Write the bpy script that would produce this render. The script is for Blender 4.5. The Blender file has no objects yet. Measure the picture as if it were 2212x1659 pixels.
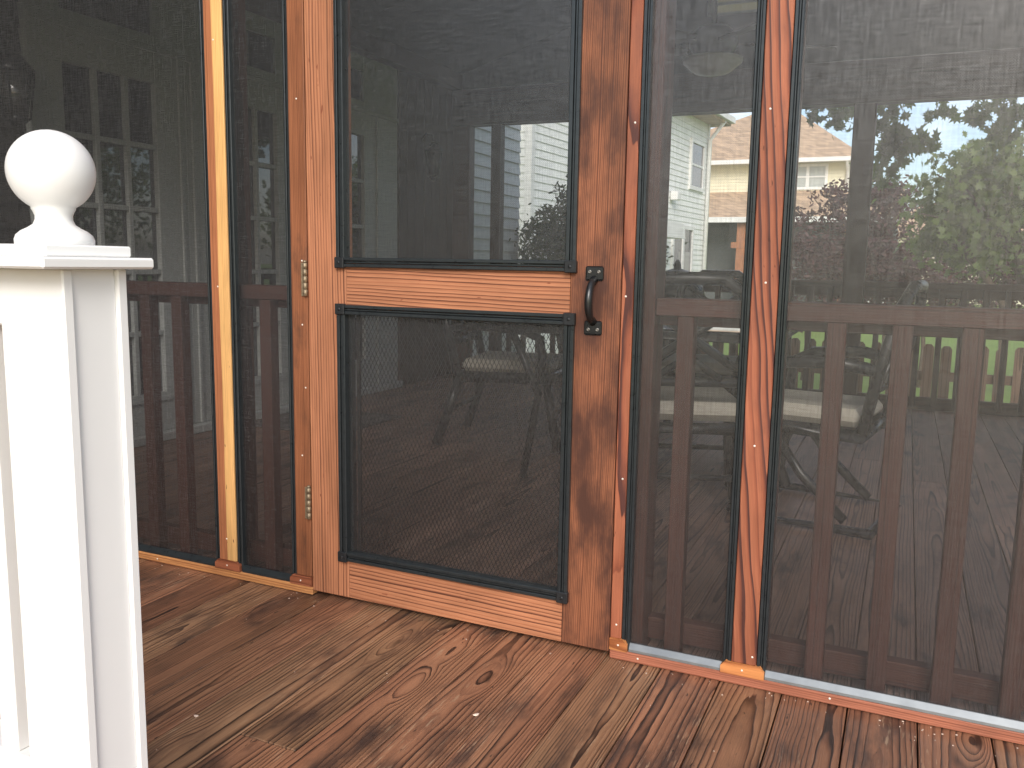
import bpy, bmesh, math, random
from mathutils import Vector, Matrix
random.seed(7)
S = bpy.context.scene
COL = S.collection
R = math.radians

# ------------------------------------------------------------------ camera
CY, CP, CR = -0.4259, -0.1387, 0.0167
fwd = Vector((math.sin(CY)*math.cos(CP), math.cos(CY)*math.cos(CP), math.sin(CP)))
rt0 = Vector((math.cos(CY), -math.sin(CY), 0)); up0 = rt0.cross(fwd)
rt = rt0*math.cos(CR) + up0*math.sin(CR); up = -rt0*math.sin(CR) + up0*math.cos(CR)
CAMP = Vector((1.5341, -1.9825, 0.9819))
cam = bpy.data.cameras.new('camera'); co = bpy.data.objects.new('camera', cam); COL.objects.link(co)
M = Matrix((rt, up, -fwd)).transposed().to_4x4(); M.translation = CAMP
co.matrix_world = M
cam.sensor_width = 36; cam.lens = 1863.8/2212*36
cam.clip_start = 0.05; cam.clip_end = 2000
S.camera = co

# ------------------------------------------------------------------ world, sun, exposure
SUN_EL, SUN_AZ = R(33), R(157)          # azimuth measured clockwise from +y
w = bpy.data.worlds.new('World'); S.world = w; w.use_nodes = True
nt = w.node_tree; nt.nodes.clear()
out = nt.nodes.new('ShaderNodeOutputWorld'); bg = nt.nodes.new('ShaderNodeBackground')
sky = nt.nodes.new('ShaderNodeTexSky'); sky.sky_type = 'NISHITA'; sky.sun_disc = False
sky.sun_elevation = SUN_EL; sky.sun_rotation = SUN_AZ; sky.dust_density = 2.0; sky.air_density = 1.0
tc = nt.nodes.new('ShaderNodeTexCoord'); mp = nt.nodes.new('ShaderNodeMapping'); mp.inputs['Scale'].default_value = (1, 1, 2.6)
cn = nt.nodes.new('ShaderNodeTexNoise'); cn.inputs['Scale'].default_value = 2.2; cn.inputs['Detail'].default_value = 7; cn.inputs['Roughness'].default_value = .58
cr = nt.nodes.new('ShaderNodeValToRGB'); cr.color_ramp.elements[0].position = .46; cr.color_ramp.elements[1].position = .74
mx = nt.nodes.new('ShaderNodeMix'); mx.data_type = 'RGBA'; mx.inputs[7].default_value = (9.5, 9.2, 8.9, 1)
nt.links.new(tc.outputs['Generated'], mp.inputs[0]); nt.links.new(mp.outputs[0], cn.inputs['Vector']); nt.links.new(cn.outputs[0], cr.inputs[0])
nt.links.new(cr.outputs[0], mx.inputs[0]); nt.links.new(sky.outputs[0], mx.inputs[6])
nt.links.new(mx.outputs[2], bg.inputs[0]); nt.links.new(bg.outputs[0], out.inputs[0])
bg.inputs[1].default_value = 0.12
sl = bpy.data.lights.new('sun', 'SUN'); so = bpy.data.objects.new('sun', sl); COL.objects.link(so)
sl.energy = 1.35; sl.angle = R(25); sl.color = (1, .97, .93)
sd = Vector((math.sin(SUN_AZ)*math.cos(SUN_EL), math.cos(SUN_AZ)*math.cos(SUN_EL), math.sin(SUN_EL)))
so.rotation_euler = (-sd).to_track_quat('-Z', 'Y').to_euler()
S.view_settings.view_transform = 'Standard'; S.view_settings.look = 'None'
S.view_settings.exposure = 0.84; S.view_settings.gamma = 1
S.render.engine = 'CYCLES'; S.cycles.use_denoising = True
S.cycles.transparent_max_bounces = 24; S.cycles.max_bounces = 10

# ------------------------------------------------------------------ helpers
def tag(o, label=None, cat=None, group=None, kind=None):
    if label: o['label'] = label
    if cat: o['category'] = cat
    if group: o['group'] = group
    if kind or label: o['kind'] = kind or 'thing'
    return o
def thing(name, label, cat, loc=(0, 0, 0), rz=0, group=None):
    o = bpy.data.objects.new(name, None); COL.objects.link(o)
    o.location = loc; o.rotation_euler = (0, 0, rz); o.empty_display_size = .1
    return tag(o, label, cat, group)
def copy_tree(o, parent=None):
    c = o.copy(); COL.objects.link(c)
    if parent: c.parent = parent
    for ch in list(o.children): copy_tree(ch, c)
    return c

class MB:
    """collects geometry with per-vertex wood coordinates and tone, then links it as one mesh object"""
    def __init__(s): s.v = []; s.f = []; s.g = []; s.t = []; s.sm = []
    def add(s, vs, fs, smooth=False, tone=(1, 1, 0), grain=None):
        b = len(s.v); s.v += [tuple(p) for p in vs]
        s.g += grain if grain else [tuple(p) for p in vs]
        s.t += tone if isinstance(tone, list) else [tone]*len(vs)
        s.f += [tuple(b+i for i in f) for f in fs]; s.sm += [smooth]*len(fs)
        return s
    def box(s, x0, x1, y0, y1, z0, z1, c=0.0, tone=(1, 1, 0), grain=None, mat=None):
        lo = (min(x0, x1), min(y0, y1), min(z0, z1)); hi = (max(x0, x1), max(y0, y1), max(z0, z1))
        vs = []; fs = []
        if c <= 0:
            for i in range(8): vs.append(tuple((hi if (i >> a) & 1 else lo)[a] for a in range(3)))
            fs = [(0, 2, 3, 1), (4, 5, 7, 6), (0, 1, 5, 4), (2, 6, 7, 3), (0, 4, 6, 2), (1, 3, 7, 5)]
        else:
            idx = {}
            for i in range(8):
                for a in range(3):
                    p = []
                    for b in range(3):
                        h = (i >> b) & 1
                        p.append((hi[b] if h else lo[b]) if b == a else (hi[b]-c if h else lo[b]+c))
                    idx[i, a] = len(vs); vs.append(tuple(p))
            for a in range(3):
                b, d = (a+1) % 3, (a+2) % 3
                for h in (0, 1):
                    q = [(h << a) | (x << b) | (y << d) for x, y in ((0, 0), (1, 0), (1, 1), (0, 1))]
                    fs.append(tuple(idx[k, a] for k in q))
                for hb in (0, 1):
                    for hd in (0, 1):
                        i0 = (hb << b) | (hd << d); i1 = i0 | (1 << a)
                        fs.append((idx[i0, b], idx[i1, b], idx[i1, d], idx[i0, d]))
            for i in range(8): fs.append((idx[i, 0], idx[i, 1], idx[i, 2]))
        if mat is not None: vs = [tuple(mat @ Vector(p)) for p in vs]
        return s.add(vs, fs, False, tone, grain(vs) if grain else None)
    def tube(s, pts, r, n=8, closed=False, tone=(1, 1, 0), flat=1.0):
        pts = [Vector(p) for p in pts]; N = len(pts)
        rs = r if isinstance(r, (list, tuple)) else [r]*N
        vs = []; fs = []; prev = None
        for i, p in enumerate(pts):
            if closed: d = (pts[(i+1) % N]-pts[i-1]).normalized()
            else: d = (pts[min(i+1, N-1)]-pts[max(i-1, 0)]).normalized()
            if prev is None:
                a = Vector((0, 0, 1)) if abs(d.z) < .9 else Vector((1, 0, 0))
                u = d.cross(a).normalized()
            else: u = (prev-d*prev.dot(d)).normalized()
            prev = u; v = d.cross(u)
            for k in range(n):
                an = 2*math.pi*k/n; vs.append(p+(u*math.cos(an)*flat+v*math.sin(an))*rs[i])
        M_ = N if closed else N-1
        for i in range(M_):
            for k in range(n):
                a, b = i*n+k, i*n+(k+1) % n; c, d = ((i+1) % N)*n+(k+1) % n, ((i+1) % N)*n+k
                fs.append((a, b, c, d))
        if not closed: fs += [tuple(range(n))[::-1], tuple(range((N-1)*n, N*n))]
        s.add(vs, fs, True, tone)
        if not closed: s.sm[-2:] = [False, False]
        return s
    def lathe(s, prof, c=(0, 0, 0), n=40, tone=(1, 1, 0)):
        vs = []; fs = []
        for r, z in prof:
            for k in range(n):
                an = 2*math.pi*k/n; vs.append((c[0]+r*math.cos(an), c[1]+r*math.sin(an), c[2]+z))
        for i in range(len(prof)-1):
            for k in range(n): fs.append((i*n+k, i*n+(k+1) % n, (i+1)*n+(k+1) % n, (i+1)*n+k))
        fs += [tuple(range(n))[::-1], tuple(range((len(prof)-1)*n, len(prof)*n))]
        s.add(vs, fs, True, tone); s.sm[-2:] = [False, False]
        return s
    def prism(s, poly, a0, a1, axis='y', tone=(1, 1, 0), grain=None):
        def P(p, a): return {'y': (p[0], a, p[1]), 'x': (a, p[0], p[1]), 'z': (p[0], p[1], a)}[axis]
        n = len(poly); vs = [P(p, a0) for p in poly]+[P(p, a1) for p in poly]
        fs = [tuple(range(n)), tuple(range(2*n-1, n-1, -1))]+[(i, n+i, n+(i+1) % n, (i+1) % n) for i in range(n)]
        return s.add(vs, fs, False, tone, grain(vs) if grain else None)
    def build(s, name, mat, parent=None, normals=True):
        me = bpy.data.meshes.new(name); me.from_pydata(s.v, [], s.f)
        if normals:
            bm = bmesh.new(); bm.from_mesh(me); bmesh.ops.recalc_face_normals(bm, faces=bm.faces); bm.to_mesh(me); bm.free()
        me.polygons.foreach_set('use_smooth', s.sm)
        for nm, data in (('grain', s.g), ('tone', s.t)):
            at = me.attributes.new(nm, 'FLOAT_VECTOR', 'POINT'); at.data.foreach_set('vector', [c for p in data for c in p])
        me.materials.append(mat); me.update()
        o = bpy.data.objects.new(name, me); COL.objects.link(o)
        if parent: o.parent = parent
        return o

def grainer(lo, hi, axis, face, v0, u0, tilt=0.0, seed=0.0, ut=0.0):
    """board-local wood coordinates: u across, v depth, w along, measured from the pith"""
    ax = 'xyz'.index(axis); fa = 'xyz'.index(face); ua = 3-ax-fa
    c = [(lo[i]+hi[i])/2 for i in range(3)]
    def g(vs):
        r = []
        for p in vs:
            w_ = p[ax]-c[ax]; r.append((p[ua]-c[ua]-u0+ut*w_, p[fa]-c[fa]-v0+tilt*w_, w_+seed))
        return r
    return g
def board(mb, x0, x1, y0, y1, z0, z1, axis='z', face='y', cut='flat', c=.0015, tone=None, freq=1.0, v0=None, u0=None, tilt=None, seed=None, sap=None, ut=0.0):
    lo = (min(x0, x1), min(y0, y1), min(z0, z1)); hi = (max(x0, x1), max(y0, y1), max(z0, z1))
    rr = random.uniform
    if v0 is None: v0 = rr(.02, .06) if cut == 'flat' else rr(-.01, .01)
    if u0 is None: u0 = rr(-.03, .03) if cut == 'flat' else rr(.12, .2)*random.choice((-1, 1))
    if tilt is None: tilt = rr(-.03, .03) if cut == 'flat' else rr(-.01, .01)
    if seed is None: seed = rr(0, 90)
    t = tone if tone else (rr(.9, 1.1), freq, 0)
    t = (t[0], t[1] if t[1] != 1 else freq, t[2])
    g = grainer(lo, hi, axis, face, v0, u0, tilt, seed, ut)
    n0 = len(mb.v)
    mb.box(*(v for p in zip(lo, hi) for v in p), c=c, tone=t, grain=g)
    if sap is not None:
        for i in range(n0, len(mb.v)):
            mb.t[i] = (t[0], t[1], (mb.v[i][sap]-lo[sap])/(hi[sap]-lo[sap]))
    return mb

# ------------------------------------------------------------------ materials
def new_mat(name):
    m = bpy.data.materials.new(name); m.use_nodes = True; n = m.node_tree.nodes; n.clear()
    o = n.new('ShaderNodeOutputMaterial'); b = n.new('ShaderNodeBsdfPrincipled'); m.node_tree.links.new(b.outputs[0], o.inputs[0])
    return m, m.node_tree, b
def N(nt, t, **k):
    n = nt.nodes.new(t)
    for a, v in k.items(): setattr(n, a, v)
    return n
def math_(nt, op, a, b=None, c=None, clamp=False):
    n = nt.nodes.new('ShaderNodeMath'); n.operation = op; n.use_clamp = clamp
    for i, x in enumerate((a, b, c)):
        if x is None: continue
        if isinstance(x, (int, float)): n.inputs[i].default_value = x
        else: nt.links.new(x, n.inputs[i])
    return n.outputs[0]
def vmul(nt, v, s):
    n = nt.nodes.new('ShaderNodeVectorMath'); n.operation = 'MULTIPLY'; nt.links.new(v, n.inputs[0]); n.inputs[1].default_value = s; return n.outputs[0]
def noise(nt, v, s=(1, 1, 1), detail=2, rough=.5):
    n = nt.nodes.new('ShaderNodeTexNoise'); n.inputs['Scale'].default_value = 1; n.inputs['Detail'].default_value = detail; n.inputs['Roughness'].default_value = rough
    nt.links.new(vmul(nt, v, s), n.inputs['Vector']); return n.outputs[0]
def ramp(nt, f, els, interp='LINEAR'):
    n = nt.nodes.new('ShaderNodeValToRGB'); n.color_ramp.interpolation = interp; e = n.color_ramp.elements
    while len(e) < len(els): e.new(.5)
    for i, (p, c) in enumerate(els): e[i].position = p; e[i].color = (c, c, c, 1) if isinstance(c, (int, float)) else (*c, 1)
    nt.links.new(f, n.inputs[0]); return n.outputs[0]
def mixc(nt, f, a, b, mode='MIX'):
    n = nt.nodes.new('ShaderNodeMix'); n.data_type = 'RGBA'; n.blend_type = mode
    if isinstance(f, (int, float)): n.inputs[0].default_value = f
    else: nt.links.new(f, n.inputs[0])
    for i, x in ((6, a), (7, b)):
        if isinstance(x, tuple): n.inputs[i].default_value = (*x, 1)
        elif isinstance(x, (int, float)): n.inputs[i].default_value = (x, x, x, 1)
        else: nt.links.new(x, n.inputs[i])
    return n.outputs[2]
def smooth(nt, x, a, b):
    n = nt.nodes.new('ShaderNodeMapRange'); n.interpolation_type = 'SMOOTHSTEP'; nt.links.new(x, n.inputs[0])
    n.inputs[1].default_value = a; n.inputs[2].default_value = b; return n.outputs[0]

def wood(name, light, mid, dark, freq=110, knots=0.0, blotch=None, blotch_lo=.5, blotch_hi=.75, second=None, sap=None, rough=.5, bump=.25, wob=.02, fine=.004, contrast=1.0, spec=.35, coat=0.0, speck=None, wear=None):
    m, nt, b = new_mat(name)
    ga = N(nt, 'ShaderNodeAttribute', attribute_name='grain').outputs['Vector']
    ta = N(nt, 'ShaderNodeSeparateXYZ'); nt.links.new(N(nt, 'ShaderNodeAttribute', attribute_name='tone').outputs['Vector'], ta.inputs[0])
    gs = N(nt, 'ShaderNodeSeparateXYZ'); nt.links.new(ga, gs.inputs[0])
    r = math_(nt, 'SQRT', math_(nt, 'ADD', math_(nt, 'POWER', gs.outputs[0], 2), math_(nt, 'POWER', gs.outputs[1], 2)))
    r = math_(nt, 'ADD', r, math_(nt, 'MULTIPLY', math_(nt, 'SUBTRACT', noise(nt, ga, (5, 5, 1.5), 2), .5), wob))
    r = math_(nt, 'ADD', r, math_(nt, 'MULTIPLY', math_(nt, 'SUBTRACT', noise(nt, ga, (40, 40, 7), 2), .5), fine))
    kd = km = None
    if knots > 0:
        vo = N(nt, 'ShaderNodeTexVoronoi', feature='F1'); vo.inputs['Scale'].default_value = 1; vo.inputs['Randomness'].default_value = .9
        nt.links.new(vmul(nt, ga, (9, 0, 3.2)), vo.inputs['Vector'])
        sc = N(nt, 'ShaderNodeSeparateColor'); nt.links.new(vo.outputs['Color'], sc.inputs[0])
        km = math_(nt, 'LESS_THAN', sc.outputs[0], knots)
        kd = vo.outputs['Distance']
        kk = math_(nt, 'MULTIPLY', smooth(nt, kd, .5, 0.0), km)
        r = math_(nt, 'SUBTRACT', r, math_(nt, 'MULTIPLY', kk, .03))
    cw = N(nt, 'ShaderNodeCombineXYZ'); nt.links.new(math_(nt, 'MULTIPLY', r, 48), cw.inputs[0]); nt.links.new(math_(nt, 'MULTIPLY', gs.outputs[2], .7), cw.inputs[2])
    r = math_(nt, 'ADD', r, math_(nt, 'MULTIPLY', math_(nt, 'SUBTRACT', noise(nt, cw.outputs[0], (1, 1, 1), 2), .5), .013))
    ph = math_(nt, 'MULTIPLY', math_(nt, 'MULTIPLY', r, freq), ta.outputs[1])
    fr = math_(nt, 'FRACT', ph)
    wn = N(nt, 'ShaderNodeTexWhiteNoise', noise_dimensions='1D'); nt.links.new(math_(nt, 'FLOOR', ph), wn.inputs['W'])
    g = ramp(nt, fr, [(0, 0), (.45, .12), (.74, .6), (.88, 1), (.95, 1), (1, 0)])
    g = math_(nt, 'MULTIPLY', g, math_(nt, 'ADD', math_(nt, 'MULTIPLY', wn.outputs[0], .9), .38*contrast), clamp=True)
    col = ramp(nt, g, [(0, light), (.45, mid), (1, dark)])
    if second:
        col2 = ramp(nt, g, [(0, second[0]), (.4, second[1]), (1, second[2])])
        s2 = math_(nt, 'ADD', ta.outputs[2], math_(nt, 'MULTIPLY', math_(nt, 'SUBTRACT', noise(nt, ga, (6, 6, 1.2), 3), .5), 1.6), clamp=True)
        col = mixc(nt, s2, col, col2)
    if sap:
        sp = smooth(nt, math_(nt, 'ADD', ta.outputs[2], math_(nt, 'MULTIPLY', math_(nt, 'SUBTRACT', noise(nt, ga, (10, 10, 2), 2), .5), .22)), .40, .50)
        cs = ramp(nt, g, [(0, sap[0]), (1, sap[1])])
        col = mixc(nt, sp, col, cs)
    fib = noise(nt, ga, (420, 420, 9), 3, .6)
    col = mixc(nt, 1.0, col, ramp(nt, noise(nt, ga, (9, 9, 2.2), 4, .6), [(.3, .74), (.7, 1.2)]), 'MULTIPLY')
    col = mixc(nt, 1.0, col, ramp(nt, fib, [(.25, .78), (.75, 1.16)]), 'MULTIPLY')
    if blotch:
        bl = smooth(nt, noise(nt, ga, (11, 11, 4.2), 5, .6), blotch_lo, blotch_hi)
        col = mixc(nt, bl, col, blotch)
    if wear:
        we = math_(nt, 'MULTIPLY', smooth(nt, noise(nt, ga, (150, 150, 14), 3, .65), .56, .70), smooth(nt, noise(nt, ga, (7, 7, 2.5), 2), .45, .62))
        we = math_(nt, 'MULTIPLY', we, math_(nt, 'SUBTRACT', 1.0, g))
        col = mixc(nt, math_(nt, 'MULTIPLY', we, .75), col, wear)
    if speck:
        sk = smooth(nt, noise(nt, ga, (90, 90, 24), 2, .6), .70, .76)
        col = mixc(nt, sk, col, speck)
    if kd is not None:
        k2 = math_(nt, 'MULTIPLY', smooth(nt, math_(nt, 'ADD', kd, math_(nt, 'MULTIPLY', noise(nt, ga, (60, 60, 25), 2), .1)), .20, .10), km)
        col = mixc(nt, k2, col, tuple(c*.45 for c in dark))
    cm = N(nt, 'ShaderNodeCombineXYZ')
    for i in range(3): nt.links.new(ta.outputs[0], cm.inputs[i])
    col = mixc(nt, 1.0, col, cm.outputs[0], 'MULTIPLY')
    nt.links.new(col, b.inputs['Base Color'])
    nt.links.new(math_(nt, 'ADD', math_(nt, 'MULTIPLY', fib, .25), rough-.1), b.inputs['Roughness'])
    b.inputs['Specular IOR Level'].default_value = spec
    if coat: b.inputs['Coat Weight'].default_value = coat; b.inputs['Coat Roughness'].default_value = .3
    bp = N(nt, 'ShaderNodeBump'); bp.inputs['Strength'].default_value = bump; bp.inputs['Distance'].default_value = .0015
    nt.links.new(math_(nt, 'ADD', math_(nt, 'MULTIPLY', g, .8), math_(nt, 'MULTIPLY', fib, .6)), bp.inputs['Height']); nt.links.new(bp.outputs[0], b.inputs['Normal'])
    return m

def plain(name, color, rough=.5, metallic=0.0, var=.12, vs=18, bump=0.0, spec=.5, coat=0.0, trans=0.0):
    m, nt, b = new_mat(name)
    gc = N(nt, 'ShaderNodeTexCoord').outputs['Object']
    n1 = noise(nt, gc, (vs, vs, vs), 4, .6)
    nt.links.new(mixc(nt, 1.0, color, ramp(nt, n1, [(.25, 1-var), (.75, 1+var)]), 'MULTIPLY'), b.inputs['Base Color'])
    nt.links.new(math_(nt, 'ADD', math_(nt, 'MULTIPLY', n1, .16), rough-.08), b.inputs['Roughness'])
    b.inputs['Metallic'].default_value = metallic; b.inputs['Specular IOR Level'].default_value = spec
    if coat: b.inputs['Coat Weight'].default_value = coat
    if bump:
        bp = N(nt, 'ShaderNodeBump'); bp.inputs['Strength'].default_value = bump; bp.inputs['Distance'].default_value = .002
        nt.links.new(noise(nt, gc, (vs*12,)*3, 3), bp.inputs['Height']); nt.links.new(bp.outputs[0], b.inputs['Normal'])
    return m

CED = dict(light=(.42, .182, .094), mid=(.325, .127, .064), dark=(.10, .036, .021))
m_cedar = wood('stained_cedar', **CED, freq=115, rough=.5, contrast=1.3, wob=.022, fine=.003, blotch=(.20, .075, .035), blotch_lo=.62, blotch_hi=.95, speck=(.2, .06, .03))
m_cedar_fine = wood('stained_cedar_fine', light=(.32, .125, .062), mid=(.23, .082, .041), dark=(.11, .038, .021), contrast=1.5, freq=200, rough=.5, wob=.012, fine=.003, blotch=(.075, .032, .022), blotch_lo=.36, blotch_hi=.64)
m_cedar_red = wood('red_stained_cedar', light=(.36, .125, .066), mid=(.29, .090, .047), dark=(.085, .032, .026), freq=58, rough=.45, wob=.075, fine=.006, contrast=1.5, blotch=(.12, .046, .036), blotch_lo=.5, blotch_hi=.9, speck=(.06, .02, .012))
m_cedar_jamb = wood('brown_stained_cedar', light=(.30, .115, .052), mid=(.24, .085, .038), dark=(.10, .032, .017), freq=190, rough=.5, wob=.01, fine=.003, blotch=(.06, .03, .02), blotch_lo=.55, blotch_hi=.8)
m_cedar_sap = wood('sapwood_cedar', light=(.40, .155, .07), mid=(.34, .12, .052), dark=(.15, .045, .02), sap=((.72, .42, .165), (.58, .31, .11)), freq=170, rough=.5, wob=.01, fine=.003, blotch=(.06, .028, .016), blotch_lo=.64, blotch_hi=.8, speck=(.10, .04, .02))
m_sill_pale = wood('pale_sill_wood', light=(.55, .26, .10), mid=(.46, .2, .075), dark=(.25, .09, .035), freq=130, rough=.5, wob=.01, blotch=(.3, .12, .05), blotch_lo=.5, blotch_hi=.85)
m_sill_red = wood('red_sill_wood', light=(.40, .15, .09), mid=(.33, .115, .066), dark=(.16, .05, .03), freq=200, rough=.5, wob=.01, blotch=(.2, .08, .05), blotch_lo=.5, blotch_hi=.85)
m_block_orange = wood('orange_block_wood', light=(.60, .25, .085), mid=(.50, .19, .065), dark=(.28, .09, .03), freq=150, rough=.5, wob=.01)
m_block_red = wood('red_block_wood', light=(.33, .11, .055), mid=(.27, .085, .04), dark=(.13, .04, .02), freq=190, rough=.5, wob=.01)
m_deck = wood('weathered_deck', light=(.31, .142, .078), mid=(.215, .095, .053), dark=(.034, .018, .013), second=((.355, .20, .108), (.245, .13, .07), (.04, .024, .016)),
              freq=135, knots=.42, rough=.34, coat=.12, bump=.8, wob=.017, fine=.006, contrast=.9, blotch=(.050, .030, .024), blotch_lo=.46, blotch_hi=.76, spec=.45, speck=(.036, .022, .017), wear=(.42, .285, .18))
m_floor = wood('porch_floor_stain', light=(.30, .185, .14), mid=(.235, .145, .11), dark=(.025, .018, .015), freq=150, rough=.5, bump=.4, wob=.02, blotch=(.04, .03, .027))
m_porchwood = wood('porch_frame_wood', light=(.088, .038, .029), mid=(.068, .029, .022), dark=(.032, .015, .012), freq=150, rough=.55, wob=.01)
m_darkwood = wood('dark_plank_wood', light=(.06, .034, .026), mid=(.047, .026, .02), dark=(.025, .014, .011), freq=90, rough=.6, wob=.02)
m_fence = wood('fence_wood', light=(.20, .12, .085), mid=(.16, .092, .064), dark=(.08, .045, .03), freq=90, rough=.7, wob=.02)
m_orange_post = wood('orange_cedar_post', light=(.45, .20, .10), mid=(.38, .16, .08), dark=(.2, .08, .04), freq=40, rough=.6)
m_white = plain('white_paint', (.86, .86, .845), .38, var=.02, vs=6)
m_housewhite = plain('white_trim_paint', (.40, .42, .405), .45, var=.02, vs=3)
m_darkwall = plain('dark_house_wall', (.05, .045, .042), .7, var=.2)
m_black = plain('black_aluminium', (.035, .042, .046), .30, .45, var=.2, vs=60, spec=.6)
m_blackplastic = plain('black_plastic', (.012, .014, .016), .45, var=.3, vs=80)
m_handle = plain('black_powder_coat', (.010, .011, .012), .30, var=.3, vs=90, bump=.05, spec=.6)
m_steel = plain('zinc_screw', (.25, .24, .22), .35, .8, var=.2, vs=200)
m_nail = plain('white_nail', (.78, .74, .66), .5, var=.05)
m_brass = plain('aged_brass', (.30, .235, .155), .55, .7, var=.35, vs=140)
m_grille = plain('expanded_metal', (.012, .012, .012), .5)
m_iron = plain('dark_cast_metal', (.024, .024, .025), .28, var=.2, spec=.5)
m_cushion = plain('tan_cushion_fabric', (.52, .485, .41), .9, var=.1, vs=40, bump=.2)
m_siding = plain('white_vinyl_siding', (.82, .83, .80), .5, var=.04, vs=1.5)
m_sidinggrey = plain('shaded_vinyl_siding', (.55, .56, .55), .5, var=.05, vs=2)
m_cream = plain('cream_siding', (.74, .70, .52), .6, var=.03, vs=1)
m_trim = plain('white_trim', (.78, .78, .76), .45, var=.03, vs=2)
m_blind = plain('window_blind', (.40, .43, .41), .3, var=.1, vs=8, spec=.8)
m_winglass = plain('window_glass', (.03, .035, .045), .06, var=.2, spec=.5)
for n_ in m_winglass.node_tree.nodes:
    if n_.type == 'BSDF_PRINCIPLED': n_.inputs['IOR'].default_value = 2.2; [m_winglass.node_tree.links.remove(l) for l in list(n_.inputs['Roughness'].links)]; n_.inputs['Roughness'].default_value = .02
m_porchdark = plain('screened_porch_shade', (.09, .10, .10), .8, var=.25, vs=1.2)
m_terracotta = plain('terracotta', (.30, .13, .07), .75, var=.15)
m_green = plain('green_ceramic', (.035, .13, .10), .3, var=.2, coat=.4)
m_grillgreen = m_green
m_bark = plain('bark', (.11, .08, .06), .9, var=.4, vs=14, bump=.5)
m_fanmetal = plain('fan_metal', (.05, .045, .04), .3, .5, var=.2)
m_bowl = plain('frosted_bowl', (.55, .53, .47), .35, var=.05)
m_ceil = plain('porch_ceiling_paint', (.03, .028, .027), .8, var=.15, vs=4)
m_rug = plain('patterned_rug', (.10, .09, .085), .95, var=.8, vs=22)
m_petal = plain('fallen_petal', (.70, .55, .45), .6)
m_lanternglass = plain('lantern_glass', (.06, .06, .055), .08, spec=.8)

def leafmat(name, c1, c2, tr=.35):
    m, nt, b = new_mat(name)
    ta = N(nt, 'ShaderNodeSeparateXYZ'); nt.links.new(N(nt, 'ShaderNodeAttribute', attribute_name='tone').outputs['Vector'], ta.inputs[0])
    col = mixc(nt, ta.outputs[0], c1, c2); nt.links.new(col, b.inputs['Base Color']); b.inputs['Roughness'].default_value = .5
    b.inputs['Specular IOR Level'].default_value = .4
    t = N(nt, 'ShaderNodeBsdfTranslucent'); nt.links.new(mixc(nt, 1.0, col, (1.3, 1.5, .9), 'MULTIPLY'), t.inputs[0])
    x = N(nt, 'ShaderNodeMixShader'); x.inputs[0].default_value = tr
    o = [n for n in nt.nodes if n.type == 'OUTPUT_MATERIAL'][0]
    nt.links.new(b.outputs[0], x.inputs[1]); nt.links.new(t.outputs[0], x.inputs[2]); nt.links.new(x.outputs[0], o.inputs[0])
    return m
m_maple = leafmat('maple_leaf', (.07, .105, .035), (.185, .235, .075), .42)
m_purple = leafmat('purple_leaf', (.046, .02, .023), (.115, .048, .05), .3)
m_ever = leafmat('evergreen_leaf', (.022, .04, .014), (.065, .09, .03), .2)
m_shrub = leafmat('hedge_leaf', (.035, .03, .022), (.07, .06, .035), .25)

def roofmat(name, c):
    m, nt, b = new_mat(name)
    gc = N(nt, 'ShaderNodeTexCoord').outputs['Object']
    sp = N(nt, 'ShaderNodeSeparateXYZ'); nt.links.new(gc, sp.inputs[0])
    row = math_(nt, 'FLOOR', math_(nt, 'MULTIPLY', sp.outputs[2], 9))
    xx = math_(nt, 'FLOOR', math_(nt, 'ADD', math_(nt, 'MULTIPLY', math_(nt, 'ADD', sp.outputs[0], sp.outputs[1]), 6.5), math_(nt, 'MULTIPLY', row, .37)))
    wn = N(nt, 'ShaderNodeTexWhiteNoise', noise_dimensions='2D')
    cm = N(nt, 'ShaderNodeCombineXYZ'); nt.links.new(xx, cm.inputs[0]); nt.links.new(row, cm.inputs[1]); nt.links.new(cm.outputs[0], wn.inputs['Vector'])
    col = mixc(nt, wn.outputs[0], tuple(v*.75 for v in c), tuple(v*1.2 for v in c))
    fr = math_(nt, 'FRACT', math_(nt, 'MULTIPLY', sp.outputs[2], 9))
    col = mixc(nt, smooth(nt, fr, .85, 1.0), col, tuple(v*.55 for v in c))
    nt.links.new(col, b.inputs['Base Color']); b.inputs['Roughness'].default_value = .9; return m
m_roof = roofmat('tan_shingles', (.47, .335, .22))

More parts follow.
